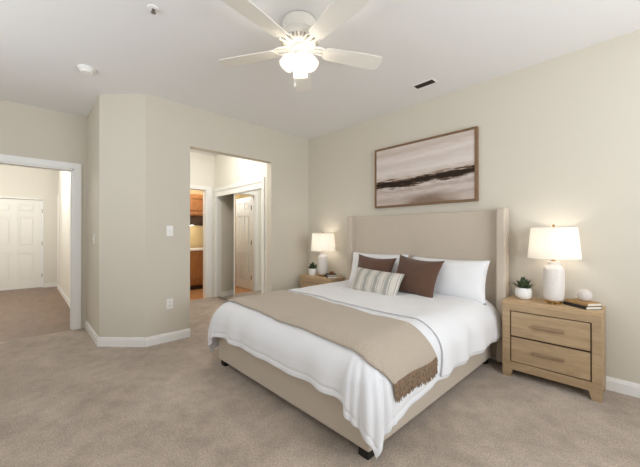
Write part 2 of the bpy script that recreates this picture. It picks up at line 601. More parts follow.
baseboard('baseboard_back', (0, 0), (XR, 0), label='white baseboard along the wall behind the bed')
baseboard('baseboard_left', (0, -.717), (0, 0))
baseboard('baseboard_left_front', (.006, -2.366), (0, -1.882), label='white baseboard under the wall outlet')
baseboard('baseboard_diagonal', (-.36, WY), (0, -2.36), label='white baseboard along the angled wall')
baseboard('baseboard_wing', (XL, WY), (-.355, WY), label='white baseboard along the short return wall')
baseboard('baseboard_hall_right', (-5.36, -2.741), (XL - T, -2.741), label='white baseboard along the right hall wall')
baseboard('baseboard_hall_end', (HX, -2.96), (HX, -2.42))
baseboard('baseboard_alcove_end', (XA, -1.98), (XA, -1.53))
baseboard('baseboard_alcove_left', (-T, -1.98), (XA, -1.98))
baseboard('baseboard_closet', (-1.97, YC + .1), (-1.97, .06))
baseboard('baseboard_closet_back', (-1.97, .06), (-.12, .06))
baseboard('baseboard_alcove_nook', (-2.05, YC), (-1.99, YC))

# trim: casing of the hall doorway (both faces and the jamb lining)
cw = .075
struct('trim_1', boxes([
    (XL - .001, -2.85, 0, XL + .02, -2.85 + cw, 2.045 + cw), (XL - .001, -3.86 - cw, 0, XL + .02, -3.86, 2.045 + cw), (XL - .001, -3.86, 2.045, XL + .02, -2.85, 2.045 + cw),
    (XL - T - .01, -2.868, 0, XL + .002, -2.849, 2.045), (XL - T - .01, -3.861, 0, XL + .002, -3.842, 2.045), (XL - T - .01, -3.85, 2.027, XL + .002, -2.85, 2.046),
    (XL - .075, -2.88, 0, XL - .04, -2.868, 2.027)], .002), M_TRIM, 'white casing around the hall doorway', 'door trim')
# trim: closet casing with the sliding-door header
struct('trim_2', boxes([
    (-.38, YC - .02, 0, -.315, YC + .001, 2.105), (-2.035, YC - .02, 0, -1.97, YC + .001, 2.105), (-1.97, YC - .02, 2.035, -.38, YC + .001, 2.105),
    (-1.97, YC - .005, 1.94, -.38, YC + .012, 2.035), (-1.985, YC - .004, 0, -1.968, YC + .025, 2.04), (-.382, YC - .004, 0, -.366, YC + .1, 2.04)], .002), M_TRIM, 'white casing and header around the mirrored closet', 'closet trim')
# trim: casing of the doorway at the end of the alcove
struct('trim_3', boxes([
    (XA - .001, -.78, 0, XA + .018, -.69, 2.06 + .07), (XA - .001, -1.54, 0, XA + .018, -1.47, 2.06 + .07), (XA - .001, -1.47, 2.06, XA + .018, -.78, 2.13),
    (XA - T - .005, -.80, 0, XA + .001, -.779, 2.06), (XA - T - .005, -1.471, 0, XA + .001, -1.455, 2.06)], .002), M_TRIM, 'white casing around the doorway to the oak cabinets', 'door trim')
# trim: pale corner at the far end of the right hall wall
struct('trim_4', boxes([(-5.38, -2.76, 0, -5.30, -2.735, 2.1), (-5.38, -2.741, 0, -5.355, -2.62, 2.1)], .002), M_TRIM, 'white corner casing at the far end of the hall wall', 'trim')


# six-panel door leaf in local x (0..width), front faces at y=+-thk/2
def six_panel(width, height, thk=.05):
    bm = bmesh.new()
    st = width * .14
    mid = width * .12
    pw = (width - 2 * st - mid) / 2
    zs = [(.09 * height, .40 * height), (.47 * height, .80 * height), (.855 * height, .94 * height)]
    box(bm, 0, -thk / 2 + .018, 0, width, thk / 2 - .018, height)
    for y0, y1 in ((-thk / 2, -thk / 2 + .019), (thk / 2 - .019, thk / 2)):
        for x0, x1 in ((0, st), (st + pw, st + pw + mid), (width - st, width)):
            box(bm, x0, y0, 0, x1, y1, height, bev=.002, seg=1)
        edges = [0] + [q for z in zs for q in z] + [height]
        for a, b in zip(edges[::2], edges[1::2]):
            box(bm, st, y0, a, st + pw, y1, b)
            box(bm, st + pw + mid, y0, a, width - st, y1, b)
        for z0, z1 in zs:
            for x0 in (st, st + pw + mid):
                g = .03
                box(bm, x0 + g, y0 + (.003 if y0 < 0 else 0), z0 + g, x0 + pw - g, y1 - (.003 if y0 > 0 else 0), z1 - g, bev=.012, seg=1)
    return bm


def hinge(parent, x, y, z):
    bm = bmesh.new()
    lathe(bm, [(0, -.05), (.008, -.05), (.008, .05), (0, .05)], 12, Matrix.Translation((x, y, z)))
    box(bm, x - .016, y - .004, z - .045, x + .016, y + .002, z + .045)
    return link('hinge', bm, M_HINGE, parent)


d1 = link('door_1', six_panel(.90, 1.985), M_DOOR, loc=(HX - .06, -3.9, .01))
d1.rotation_euler = (0, 0, R(90))
d1['kind'] = 'structure'; d1['label'] = 'white six panel entry door at the end of the hall'; d1['category'] = 'door'
for z in (.27, 1.0, 1.74): hinge(d1, .912, -.03, z)
struct('trim_5', boxes([(HX - .001, -2.995, 0, HX + .016, -2.975, 2.03), (HX - .001, -3.96, 0, HX + .016, -3.9, 2.03), (HX - .001, -3.9, 1.998, HX + .016, -2.975, 2.03)], .002), M_TRIM, 'thin white casing around the entry door', 'door trim')

d2 = link('door_2', six_panel(.66, 2.02), M_DOOR, loc=(XA - .13, -1.475, .015))
d2.rotation_euler = (0, 0, R(180))
d2['kind'] = 'structure'; d2['label'] = 'white six panel door swung open, seen in the closet mirror'; d2['category'] = 'door'
for z in (.26, 1.02, 1.78): hinge(d2, -.012, -.02, z)

# sliding mirror door of the closet
d3 = bpy.data.objects.new('door_3', None); COL.objects.link(d3)
d3['kind'] = 'structure'; d3['label'] = 'mirrored sliding closet door slid to the right'; d3['category'] = 'closet door'
d3.location = (-1.325, YC + .03, 0)
DW = .955
link('mirror', BOX(.012, -.004, .03, DW - .05, .004, 1.93), M_MIRROR, d3)
link('door_frame', boxes([(0, -.012, .012, .014, .012, 1.945), (DW - .052, -.012, .012, DW, .012, 1.945), (.012, -.012, .012, DW - .05, .012, .032), (.012, -.012, 1.925, DW - .05, .012, 1.945)], .002), M_TRIM, d3)
link('finger_pull', BOX(DW - .036, -.016, .93, DW - .016, -.01, 1.02, bev=.003), M_STEEL, d3)
struct('trim_6', BOX(-1.966, YC + .012, 0, -.384, YC + .06, .012), M_STEEL, 'metal floor track of the sliding closet door', 'track')

# strike plate on the hall doorway jamb is part of that trim
sp = link('strike_plate', BOX(XL - .09, -2.872, .98, XL - .045, -2.8665, 1.06, bev=.002), M_HINGE, bpy.data.objects['trim_1'])

# ------------------------------------------------------------------ kitchen seen through the alcove doorway
KX = -3.08


def cab_door(parent, y0, y1, z0, z1):
    d = link('door', boxes([(KX - .001, y0, z0, KX + .008, y1, z1), (KX, y0, z0, KX + .022, y0 + .065, z1), (KX, y1 - .065, z0, KX + .022, y1, z1),
                            (KX, y0 + .065, z0, KX + .022, y1 - .065, z0 + .065), (KX, y0 + .065, z1 - .065, KX + .022, y1 - .065, z1)], .002), M_HONEY, parent)
    link('door_panel', BOX(KX + .006, y0 + .085, z0 + .085, KX + .019, y1 - .085, z1 - .085, bev=.010, seg=1), M_HONEY, d)
    bm = bmesh.new()
    lathe(bm, [(0, 0), (.006, 0), (.006, .014), (.014, .02), (.012, .028), (0, .03)], 16, Matrix.Translation((KX + .018, y1 - .03, (z0 + z1) / 2)) @ Matrix.Rotation(R(90), 4, 'Y'))
    link('knob', bm, M_BRASS, d, True)


bc = thing('base_cabinet', 'honey oak base cabinet under the white counter beyond the alcove', 'cabinet', (0, 0, 0))
link('body', BOX(KX - .58, -1.3, .1, KX, .28, .86), M_HONEY, bc)
link('toe_kick', BOX(KX - .58, -1.3, 0, KX - .06, .28, .1), M_HOOD, bc)
for a in (-1.24, -.79, -.34): cab_door(bc, a, a + .435, .14, .82)
tag(link('countertop', BOX(KX - .6, -1.32, .86, KX + .03, .29, .9, bev=.004), M_COUNTER), 'white countertop on the honey oak base cabinet', 'countertop')
uc = thing('wall_cabinet', 'honey oak wall cabinet hung above the dark range hood', 'cabinet', (0, 0, 0))
uc['kind'] = 'thing'
link('body', BOX(-3.84, -1.3, 1.62, KX, .28, 2.1), M_HONEY, uc)
for a in (-1.24, -.79, -.34): cab_door(uc, a, a + .435, 1.65, 2.07)
rh = link('range_hood', BOX(-3.84, -1.02, 1.42, KX - .02, .02, 1.62, bev=.01), M_HOOD)
tag(rh, 'dark brown range hood under the honey oak wall cabinet', 'range hood')


# dome ceiling lights in the alcove, hall and kitchen (above the view)
def dome(label, x, y, power, col=(1, .97, .91)):
    t = thing('ceiling_light', label, 'ceiling light', (x, y, HC))
    bm = bmesh.new(); lathe(bm, [(0, 0), (.17, 0), (.17, -.025), (.15, -.03), (0, -.03)], 36)
    link('base_plate', bm, M_WHITE, t, True, angle=40)
    bm = bmesh.new(); lathe(bm, [(.155, -.028), (.15, -.06), (.12, -.09), (.07, -.108), (0, -.114)], 36)
    link('glass_dome', bm, M_DOME, t, True)
    p = point('ceiling_bulb', (x, y, HC - .22), power, col, .12)
    return t


dome('round dome light on the alcove ceiling', -.75, -1.35, 18, (1, .98, .94))
dome('round dome light on the hall ceiling', -3.7, -3.7, 62, (1, .99, .96))
dome('round dome light on the kitchen ceiling', -2.62, -.9, 28, (.96, .98, 1))
point('backsplash_fill', (-3.5, -.5, 1.39), 5, (1, .9, .72), .05)  # lamp added below the hood to brighten the backsplash

# ------------------------------------------------------------------ bed
BX0, BX1, BY0 = .985, 2.735, -2.0
bed = thing('bed', 'upholstered king bed in oatmeal linen with a tall winged headboard', 'bed', ((BX0 + BX1) / 2, -1.0, 0))


def wl(o, parent):          # keep world placement of a mesh modelled in room coordinates
    o.parent = parent
    o.matrix_parent_inverse = Matrix.Translation(parent.location).inverted()
    return o


HX0, HX1 = .945, 2.865
wl(link('headboard', BOX(HX0 + .075, -.075, .05, HX1 - .075, -.02, 1.45, bev=.018, seg=4), M_UPH), bed)
for x in (HX0, HX1 - .085):
    wl(link('headboard_wing', BOX(x, -.15, .03, x + .085, -.02, 1.462, bev=.02, seg=4), M_UPH), bed)
wl(link('foot_rail', BOX(BX0, BY0, .055, BX1, BY0 + .06, .345, bev=.016, seg=4), M_UPH), bed)
for x in (BX0, BX1 - .06):
    wl(link('side_rail', BOX(x, BY0 + .055, .055, x + .06, -.1, .345, bev=.012, seg=3), M_UPH), bed)
wl(link('slat_deck', BOX(BX0 + .05, BY0 + .05, .2, BX1 - .05, -.1, .26), M_OAK), bed)
for x, y in ((BX0 + .02, BY0 + .02), (BX1 - .09, BY0 + .02), (BX0 + .02, -.2), (BX1 - .09, -.2)):
    wl(link('leg', BOX(x, y, 0, x + .07, y + .07, .06, bev=.004), M_BLACK), bed)
wl(link('mattress', BOX(BX0 + .03, BY0 + .03, .262, BX1 - .03, -.08, .568, bev=.09, seg=4), M_MATT), bed)

# ---- draped bedding
TOPZ = .58
RHO = .16
INS = .125


def fbm(x, y, z=0):
    return noise.noise(Vector((x, y, z)))


def sm(a, b, x):
    t = max(0, min(1, (x - a) / (b - a)))
    return t * t * (3 - 2 * t)


def drape(u, v, lift, seed=0., wr=1., flare=.02):
    """flat cloth point (u along x, v along y) laid over the mattress and hung off its sides and foot"""
    ix0, ix1, iy0 = BX0 + INS, BX1 - INS, BY0 + INS
    s = 0; sg = 0
    if u > ix1: s, sg = u - ix1, 1
    elif u < ix0: s, sg = ix0 - u, -1
    t = max(iy0 - v, 0)
    r = math.hypot(s, t)
    bx = min(max(u, ix0), ix1); by = max(v, iy0)
    rho = RHO + lift
    if r == 0:
        z = TOPZ + lift
        puff = .010 * fbm(u * 3, v * 3, seed) + .005 * fbm(u * 9, v * 7, seed + 3)
        # slight sag of the edge
        return Vector((u, v, z + wr * puff))
    dx, dy = sg * s / r, -t / r
    a = RHO * PI / 2
    if r < a:
        th = r / RHO
        out, dn = rho * math.sin(th), RHO * (1 - math.cos(th))
        zz = TOPZ + lift - dn - lift * (1 - math.cos(th))
    else:
        out = rho
        zz = TOPZ - RHO - (r - a)
    hang = sm(.05, .4, r)
    corner = min(s, t) / max(r, 1e-6)           # 0 on a straight side, .7 on the diagonal
    along = v if s > t else u
    fold = math.sin(along * 19 + 2.2 * fbm(along * 2.2, seed, 1.3)) * .5 + fbm(along * 7, r * 2, seed + 5)
    out += flare * hang + wr * .022 * hang * fold * (1 - min(1, corner * 2))
    if corner > 0:
        ang = math.atan2(t, s)
        c = sm(0, .35, corner)
        out += c * hang * (.035 + .02 * math.cos((ang - .75) * 8) + .010 * math.cos((ang - .6) * 23))
    puff = .010 * fbm(u * 3, v * 3, seed) + .005 * fbm(u * 9, v * 7, seed + 3)
    return Vector((bx + dx * out, by + dy * out, zz + wr * puff * (1 - hang)))


def cloth(name, us, vrow, lift, m, thick, seed=0., wr=1., flare=.02, grow=0, hem=0):
    """us: flat x samples; vrow(u) -> list of flat y samples (same length for each u)"""
    bm = bmesh.new()
    uvl = bm.loops.layers.uv.new('UVMap')
    grid, flat = [], []
    for u in us:
        vs = vrow(u)
        # grow: the right-hand overhang lengthens toward the foot corner
        q = [u if u < BX1 - INS or not grow else u + (u - BX1 + INS) * grow * sm(-1.45, -1.95, v) for v in vs]
        grid.append([bm.verts.new(drape(a, v, lift, seed, wr, flare)) for a, v in zip(q, vs)])
        flat.append([(u, v) for v in vs])
    for i in range(len(us) - 1):
        for j in range(len(grid[0]) - 1):
            f = bm.faces.new((grid[i][j], grid[i + 1][j], grid[i + 1][j + 1], grid[i][j + 1]))
            for lp, q in zip(f.loops, (flat[i][j], flat[i + 1][j], flat[i + 1][j + 1], flat[i][j + 1])):
                lp[uvl].uv = q
    me_o = None
    me = bpy.data.meshes.new(name)
    bm.normal_update()
    if hem:
        for i, u in enumerate(us):
            for j in range(len(grid[0])):
                v = flat[i][j][1]
                e = min(v - flat[i][0][1], u - us[0], us[-1] - u)
                vt = grid[i][j]
                vt.co += vt.normal * (-.005 * math.exp(-((e - hem) / .008) ** 2) * (1 if vt.normal.z > -.5 else -1))
    bm.to_mesh(me); bm.free()
    me.materials.append(m)
    for p in me.polygons: p.use_smooth = True
    o = bpy.data.objects.new(name, me)
    COL.objects.link(o)
    solidify(o, thick, 0)
    return o


def lerp(a, b, n):
    return [a + (b - a) * i / (n - 1) for i in range(n)]


SIDE, SIDE_L, FRONT = .285, .34, .228


def duvet_v(u):
    f = FRONT + .006 * fbm(u * 2.5, 4) + .06 * sm(BX1 - .19, BX1 - .03, u) * (1 - .8 * sm(BX1 - .04, BX1 + .3, u)) + .03 * sm(BX0 + .22, BX0 - .02, u)
    f -= .03 * sm(BX0 - .15, BX0 - SIDE_L, u)
    y0 = BY0 - f
    return lerp(y0, BY0 + .12, 62) + lerp(BY0 + .14, -.14, 70)


duv = cloth('duvet', lerp(BX0 - SIDE_L, BX0 + .12, 50) + lerp(BX0 + .14, BX1 - .14, 80) + lerp(BX1 - .12, BX1 + SIDE, 62), duvet_v, .022, M_DUVET, .014, 2.3, hem=.035, grow=.11)
tag(duv, 'white duvet draped over the bed to a pointed corner at the foot', 'duvet')


def fold_v(u):
    k = sm(BX1 - .05, BX1 + .5, u)
    y0 = -1.235 - .05 * (u - BX0) - .03 * k + .012 * fbm(u * 3, 8)
    y1 = -.16 - .0 * k
    return lerp(y0, y1, 70)


sht = cloth('bed_sheet', lerp(BX0 - .3, BX0 + .1, 34) + lerp(BX0 + .12, BX1 - .12, 70) + lerp(BX1 - .1, BX1 + .26, 50), fold_v, .037, M_SHEET, .010, 2.3, 1.0, .02)
tag(sht, 'white top sheet turned down between the pillows and the throw', 'bed sheet')
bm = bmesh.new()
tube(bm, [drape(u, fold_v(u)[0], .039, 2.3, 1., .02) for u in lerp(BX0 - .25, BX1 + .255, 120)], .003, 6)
link('shade_piping', bm, M_FOLDSHADE, sht, True)['label'] = 'thin cord in the grey of the fold edge shadow'


def throw_y(u):
    k = (u - BX0) / (BX1 - BX0)
    hang = sm(BX1 - .05, BX1 + .3, u)
    return (-1.93 - .055 * min(k, 1) + .14 * hang + .006 * fbm(u * 5, 1)), (-1.30 - .17 * min(max(k, 0), 1) + .13 * hang + .006 * fbm(u * 5, 9))


def throw_v(u):
    a, b = throw_y(u)
    return lerp(a, b, 44)


UEND = BX1 + .12
thr = cloth('throw_blanket', lerp(BX0 - .28, BX0 + .1, 30) + lerp(BX0 + .12, BX1 - .12, 80) + lerp(BX1 - .1, UEND, 40), throw_v, .041, M_THROW, .009, 2.3, 1.0, .022)
tag(thr, 'taupe knitted throw blanket laid across the foot of the bed', 'throw blanket')
bm = bmesh.new()
a, b = throw_y(UEND)
for i in range(120):
    v = a + (b - a) * (i + .5) / 120
    pts = []
    jit = rnd.uniform(-.012, .012); ln = rnd.uniform(.085, .105)
    for k in range(5):
        q = drape(UEND - .004 + ln * k / 4, v + jit * k / 4, .043, 2.3, 1., .022)
        q.x += .004 * math.sin(k * 2 + i)
        pts.append(q)
    tube(bm, pts, [.0042, .0048, .0048, .0044, .0022], 5)
link('fringe', bm, M_FRINGE, thr)['label'] = 'knotted brown fringe'


# ---- pillows
def pillow(name, w, h, t, m, loc, rot, label, group, pinch=.06, pw=2.4, seed=0, shade_piping=None):
    bm = bmesh.new()
    n = 30
    top, bot = {}, {}
    for i in range(n + 1):
        for j in range(n + 1):
            u, v = -1 + 2 * i / n, -1 + 2 * j / n
            x = u * w / 2 * (1 - pinch * (1 - v * v))
            z = v * h / 2 * (1 - pinch * 1.3 * (1 - u * u))
            k = (max(0, 1 - abs(u) ** pw) ** .62) * (max(0, 1 - abs(v) ** pw) ** .62)
            y = t / 2 * k + .006 * k * fbm(u * 2.2, v * 2.2, seed) * 2
            if i in (0, n) or j in (0, n):
                top[i, j] = bot[i, j] = bm.verts.new((x, 0, z))
            else:
                top[i, j] = bm.verts.new((x, -y, z)); bot[i, j] = bm.verts.new((x, y, z))
    for i in range(n):
        for j in range(n):
            bm.faces.new((top[i, j], top[i + 1, j], top[i + 1, j + 1], top[i, j + 1]))
            f = (bot[i, j], bot[i, j + 1], bot[i + 1, j + 1], bot[i + 1, j])
            if len({id(q) for q in f} - {id(q) for q in (top[i, j], top[i + 1, j], top[i + 1, j + 1], top[i, j + 1])}) > 0 or True:
                try: bm.faces.new(f)
                except ValueError: pass
    o = link(name, bm, m, None, True, loc)
    o.rotation_euler = rot
    tag(o, label, 'pillow', group)
    return o


pillow('bed_pillow', .80, .42, .20, M_PILLOW, (1.50, -.235, .785), (R(-14), 0, R(2)), 'white bed pillow against the headboard, behind the brown cushion nearer the wall corner', 'white bed pillows', .06, 3, 1)
pillow('bed_pillow', .81, .41, .21, M_PILLOW, (2.35, -.245, .775), (R(-14), 0, R(-2)), 'white bed pillow on the side of the large nightstand lamp', 'white bed pillows', .06, 3, 5)
pillow('throw_pillow', .50, .41, .15, M_BROWN, (1.60, -.44, .778), (R(-22), R(3), R(6)), 'dark brown square cushion behind the striped pillow', 'brown cushions', .12, 2.4, 3)
pillow('throw_pillow', .52, .42, .16, M_BROWN, (2.135, -.455, .788), (R(-24), R(4), R(-4)), 'dark brown square cushion in front of the larger visible white pillow', 'brown cushions', .12, 2.4, 8)
pillow('lumbar_pillow', .63, .29, .13, M_STRIPE, (1.79, -.66, .708), (R(-28), R(2), R(-3)), 'cream and grey striped lumbar pillow at the front of the pillow group', None, .045, 2.6, 11)


# ------------------------------------------------------------------ nightstands
def nightstand(loc, label, W=.645, D=.29, H=.66):
    t = thing('nightstand', label, 'nightstand', loc, 0, 'matching oak nightstands')
    h = W / 2
    fr = .058
    zb = .065
    z1 = H - .085
    body = bmesh.new()
    # sides, bottom, back, front frame
    box(body, -h, -D, zb, -h + fr, 0, H - .03, bev=.004)
    box(body, h - fr, -D, zb, h, 0, H - .03, bev=.004)
    box(body, -h + fr - .004, -D, zb, h - fr + .004, 0, zb + .065, bev=.003)
    box(body, -h + fr - .004, -D, z1, h - fr + .004, 0, H - .03, bev=.003)
    box(body, -h + fr - .004, -.02, zb + .06, h - fr + .004, -.002, z1)
    link('carcass', body, M_OAK, t)
    link('top', BOX(-h, -D, H - .032, h, 0, H, bev=.004), M_OAKTOP, t)
    link('shadow_board', BOX(-h + fr - .003, -D + .022, zb + .062, h - fr + .003, -D + .03, z1 + .002), M_HOOD, t)  # dark board added as painted shade in the gaps around the drawers
    z0 = zb + .065
    dh = (z1 - z0) / 2
    for k in range(2):
        a = z0 + k * dh + .007
        b = z0 + (k + 1) * dh - .007
        d = link('drawer', BOX(-h + fr + .008, -D + .003, a, h - fr - .008, -D + .021, b, bev=.003), M_OAK, t)
        zc = (a + b) / 2 + .005
        bm = boxes([(-.105, -D - .016, zc - .013, .105, -D - .004, zc + .013)], .004)
        for x in (-.08, .08): box(bm, x - .008, -D - .006, zc - .007, x + .008, -D + .004, zc + .007)
        link('handle', bm, M_PULL, d)
    for sx in (-1, 1):
        for y0, y1 in ((-D, -D + .06), (-.06, 0)):
            bm = bmesh.new()
            xo = sx * h; xi = sx * (h - .075); xt = sx * (h - .058)
            vs = []
            for y in (y0, y1):
                vs.append([bm.verts.new(p) for p in ((xo - sx * .004, y, 0), (xt, y, 0), (xi, y, zb + .002), (xo, y, zb + .002))])
            for i in range(4):
                bm.faces.new((vs[0][i], vs[0][(i + 1) % 4], vs[1][(i + 1) % 4], vs[1][i]))
            bm.faces.new(vs[0]); bm.faces.new(vs[1])
            link('leg', bm, M_OAK, t)
    return t


RX, RZ = 3.205, .65
LX, LZ = .485, .61
nsr = nightstand((RX, -.02, 0), 'two drawer pale oak nightstand standing by the bare stretch of baseboard', H=RZ)
nsl = nightstand((LX, -.02, 0), 'two drawer pale oak nightstand in the wall corner, half hidden by the bed', H=LZ)


# ------------------------------------------------------------------ table lamps
def lamp(loc, label):
    t = thing('table_lamp', label, 'table lamp', loc, 0, 'matching ceramic bedside lamps')
    bm = bmesh.new()
    lathe(bm, [(0, .012), (.056, .012), (.058, .016), (.058, .022), (.052, .026), (0, .026)], 40)
    for k in range(8):
        a = 2 * PI * k / 8
        box(bm, .047 * math.cos(a) - .009, .047 * math.sin(a) - .009, 0, .047 * math.cos(a) + .009, .047 * math.sin(a) + .009, .014, bev=.002)
    link('base', bm, M_BRASS, t, False)
    bm = bmesh.new()
    lathe(bm, [(0, .024), (.052, .024), (.060, .03), (.067, .045), (.071, .07), (.0725, .18), (.072, .262), (.069, .284), (.061, .301), (.051, .308), (.047, .312), (.046, .33), (.048, .334), (.045, .342), (0, .342)], 48)
    link('ceramic_body', bm, M_CERAM, t, True)
    bm = bmesh.new()
    lathe(bm, [(0, .34), (.016, .34), (.016, .352), (.010, .355), (.010, .40), (.018, .402), (.018, .43), (0, .43)], 24)
    link('neck', bm, M_BRASS, t, True, angle=40)
    bm = bmesh.new()
    lathe(bm, [(0, .43), (.014, .43), (.02, .445), (.031, .47), (.033, .49), (.026, .515), (.012, .527), (0, .53)], 24)
    link('bulb', bm, M_BULB, t, True)
    bm = bmesh.new()
    z0, z1, r0, r1 = .368, .62, .18, .156
    lathe(bm, [(r0, z0), (r1, z1), (r1 - .0025, z1), (r0 - .0025, z0), (r0, z0)], 64)
    link('lamp_shade', bm, M_SHADE, t, True, angle=40)
    bm = bmesh.new()
    for k in range(3):
        a = 2 * PI * k / 3 + .4
        tube(bm, [(.008 * math.cos(a), .008 * math.sin(a), z1 - .012), ((r1 - .003) * math.cos(a), (r1 - .003) * math.sin(a), z1 - .006)], .002, 6)
    tube(bm, [(0, 0, .42), (.045, 0, .45), (.05, 0, .52), (0, 0, .612)], .0018, 6)
    tube(bm, [(0, 0, .42), (-.045, 0, .45), (-.05, 0, .52), (0, 0, .612)], .0018, 6)
    link('shade_ring', bm, M_BRASS, t)
    bm = bmesh.new()
    lathe(bm, [(0, .606), (.01, .606), (.01, .622), (.006, .626), (.011, .634), (.009, .643), (0, .646)], 20)
    link('finial', bm, M_BRASS, t, True, angle=40)
    return t


lr = lamp((3.222, -.17, RZ), 'white ceramic table lamp between the round white planter and the stone orb')
ll = lamp((.512, -.17, LZ), 'white ceramic table lamp in the wall corner beyond the bed')
for o, lw in ((lr, 2.9), (ll, 4.4)):
    point('lamp_bulb_light', (o.location.x, o.location.y, o.location.z + .50), lw, (1, .95, .87), .04)


# ------------------------------------------------------------------ succulents
def succulent(name_label, loc, scale, round_pot, nleaf, seed):
    t = thing('potted_succulent', name_label, 'potted plant', loc, 0, 'succulents in white pots')
    rr = random.Random(seed)
    s = scale
    bm = bmesh.new()
    if round_pot:
        lathe(bm, [(0, 0), (.034 * s, 0), (.05 * s, .012 * s), (.058 * s, .038 * s), (.057 * s, .06 * s), (.05 * s, .085 * s), (.046 * s, .089 * s), (.042 * s, .085 * s), (.042 * s, .07 * s)], 40)
    else:
        lathe(bm, [(0, 0), (.042 * s, 0), (.046 * s, .005 * s), (.048 * s, .085 * s), (.044 * s, .088 * s), (.041 * s, .084 * s), (.041 * s, .07 * s)], 40)
    link('pot', bm, M_POT, t, True)
    bm = bmesh.new()
    lathe(bm, [(.042 * s, .072 * s), (.02 * s, .077 * s), (0, .078 * s)], 24)
    link('soil', bm, M_SOIL, t, True)
    for ring, (n, el, ln) in enumerate(((nleaf, 20, .082), (nleaf - 1, 45, .085), (nleaf - 3, 72, .085))):
        for k in range(n):
            az = 2 * PI * (k + ring * .5) / n + rr.uniform(-.12, .12)
            e = R(el + rr.uniform(-7, 7))
            L_ = ln * s * rr.uniform(.88, 1.1)
            bm = bmesh.new()
            rows = []
            for q in range(7):
                f = q / 6
                wd = .0155 * s * (math.sin(PI * (.18 + .82 * f)) ** .8) * (1 if f < .99 else 0) + .0005
                tk = .0045 * s * (1 - f * .8)
                x = L_ * f + .008 * s
                z = .008 * s * f * f * 2
                rows.append([bm.verts.new((x, wd * c, z + tk * d)) for c, d in ((-1, .5), (-.5, -.5), (0, -.8), (.5, -.5), (1, .5), (0, .35))])
            for A, B in zip(rows, rows[1:]):
                for c in range(6): bm.faces.new((A[c], A[(c + 1) % 6], B[(c + 1) % 6], B[c]))
            bm.faces.new(rows[0]); bm.faces.new(rows[-1])
            bmesh.ops.transform(bm, matrix=Matrix.Translation((0, 0, .074 * s)) @ Matrix.Rotation(az, 4, 'Z') @ Matrix.Rotation(-e, 4, 'Y'), verts=bm.verts[:])
            link('leaf', bm, M_LEAF, t, True)
    return t


succulent('small green succulent in a round white pot beside the winged headboard', (3.005, -.15, RZ), 1.12, True, 9, 3)
succulent('small dark succulent in a straight white pot on the corner nightstand', (.335, -.21, LZ), 1.15, False, 8, 6)


# ------------------------------------------------------------------ books and ornaments
def book(loc, rz, ln, wd, th, cover, label, group):
    """spine along local x on the -y side"""
    t = thing('book', label, 'book', loc, rz, group)
    c = .0028
    link('cover', boxes([(-ln / 2, -wd / 2, 0, ln / 2, wd / 2, c), (-ln / 2, -wd / 2, th - c, ln / 2, wd / 2, th), (-ln / 2, -wd / 2, 0, ln / 2, -wd / 2 + c, th)], .0008), cover, t)
    link('page_block', BOX(-ln / 2 + .004, -wd / 2 + c, c, ln / 2 - .004, wd / 2 - .005, th - c), M_PAGES, t)
    return t


bx, by, br = 3.402, -.17, R(-38)
book((bx, by, RZ), br, .195, .135, .024, M_BLKBOOK, 'black covered book at the bottom of the stack beside the large lamp', 'books on the bedside nightstand')
book((bx + .004, by + .004, RZ + .0243), br + R(3), .185, .13, .022, M_TANBOOK, 'tan covered book under the round stone orb', 'books on the bedside nightstand')
bm = bmesh.new()
lathe(bm, [(0, 0), (.018, .0005), (.034, .008), (.044, .024), (.0475, .044), (.044, .064), (.033, .081), (.02, .089), (.012, .090), (.008, .086), (0, .085)], 40)
tag(link('stone_orb', bm, M_STONE, None, True, (bx + .012, by + .012, RZ + .0467)), 'round veined pale stone orb on top of the tan book', 'ornament')

bx, by, br = .70, -.19, R(-36)
book((bx, by, LZ), br, .21, .14, .03, M_BLKBOOK, 'black covered book with pale pages at the bottom of the corner stack', 'books on the corner nightstand')
book((bx - .004, by + .003, LZ + .0303), br - R(6), .20, .13, .018, M_DKBOOK, 'dark brown book under the small clay bowl', 'books on the corner nightstand')
bm = bmesh.new()
lathe(bm, [(0, 0), (.018, 0), (.02, .006), (.034, .022), (.038, .034), (.036, .036), (.03, .024), (.016, .01), (0, .009)], 32)
tag(link('clay_bowl', bm, M_BOWL, None, True, (bx, by + .004, LZ + .0485)), 'small brown clay bowl on the corner books', 'bowl')

# ------------------------------------------------------------------ picture
PX0, PX1, PZ0, PZ1 = 1.335, 2.585, 1.55, 2.297
pc = thing('framed_painting', 'wide abstract landscape painting in a thin walnut frame', 'painting', ((PX0 + PX1) / 2, -.002, (PZ0 + PZ1) / 2))
pw, ph = PX1 - PX0, PZ1 - PZ0
g = .024
link('frame', boxes([(-pw / 2, -.045, -ph / 2, -pw / 2 + g, 0, ph / 2), (pw / 2 - g, -.045, -ph / 2, pw / 2, 0, ph / 2),
                     (-pw / 2 + g, -.045, -ph / 2, pw / 2 - g, 0, -ph / 2 + g), (-pw / 2 + g, -.045, ph / 2 - g, pw / 2 - g, 0, ph / 2)], .002), M_FRAME, pc)
link('canvas', BOX(-pw / 2 + g - .001, -.036, -ph / 2 + g - .001, pw / 2 - g + .001, -.004, ph / 2 - g + .001), painting_mat(pw - 2 * g, ph - 2 * g), pc)


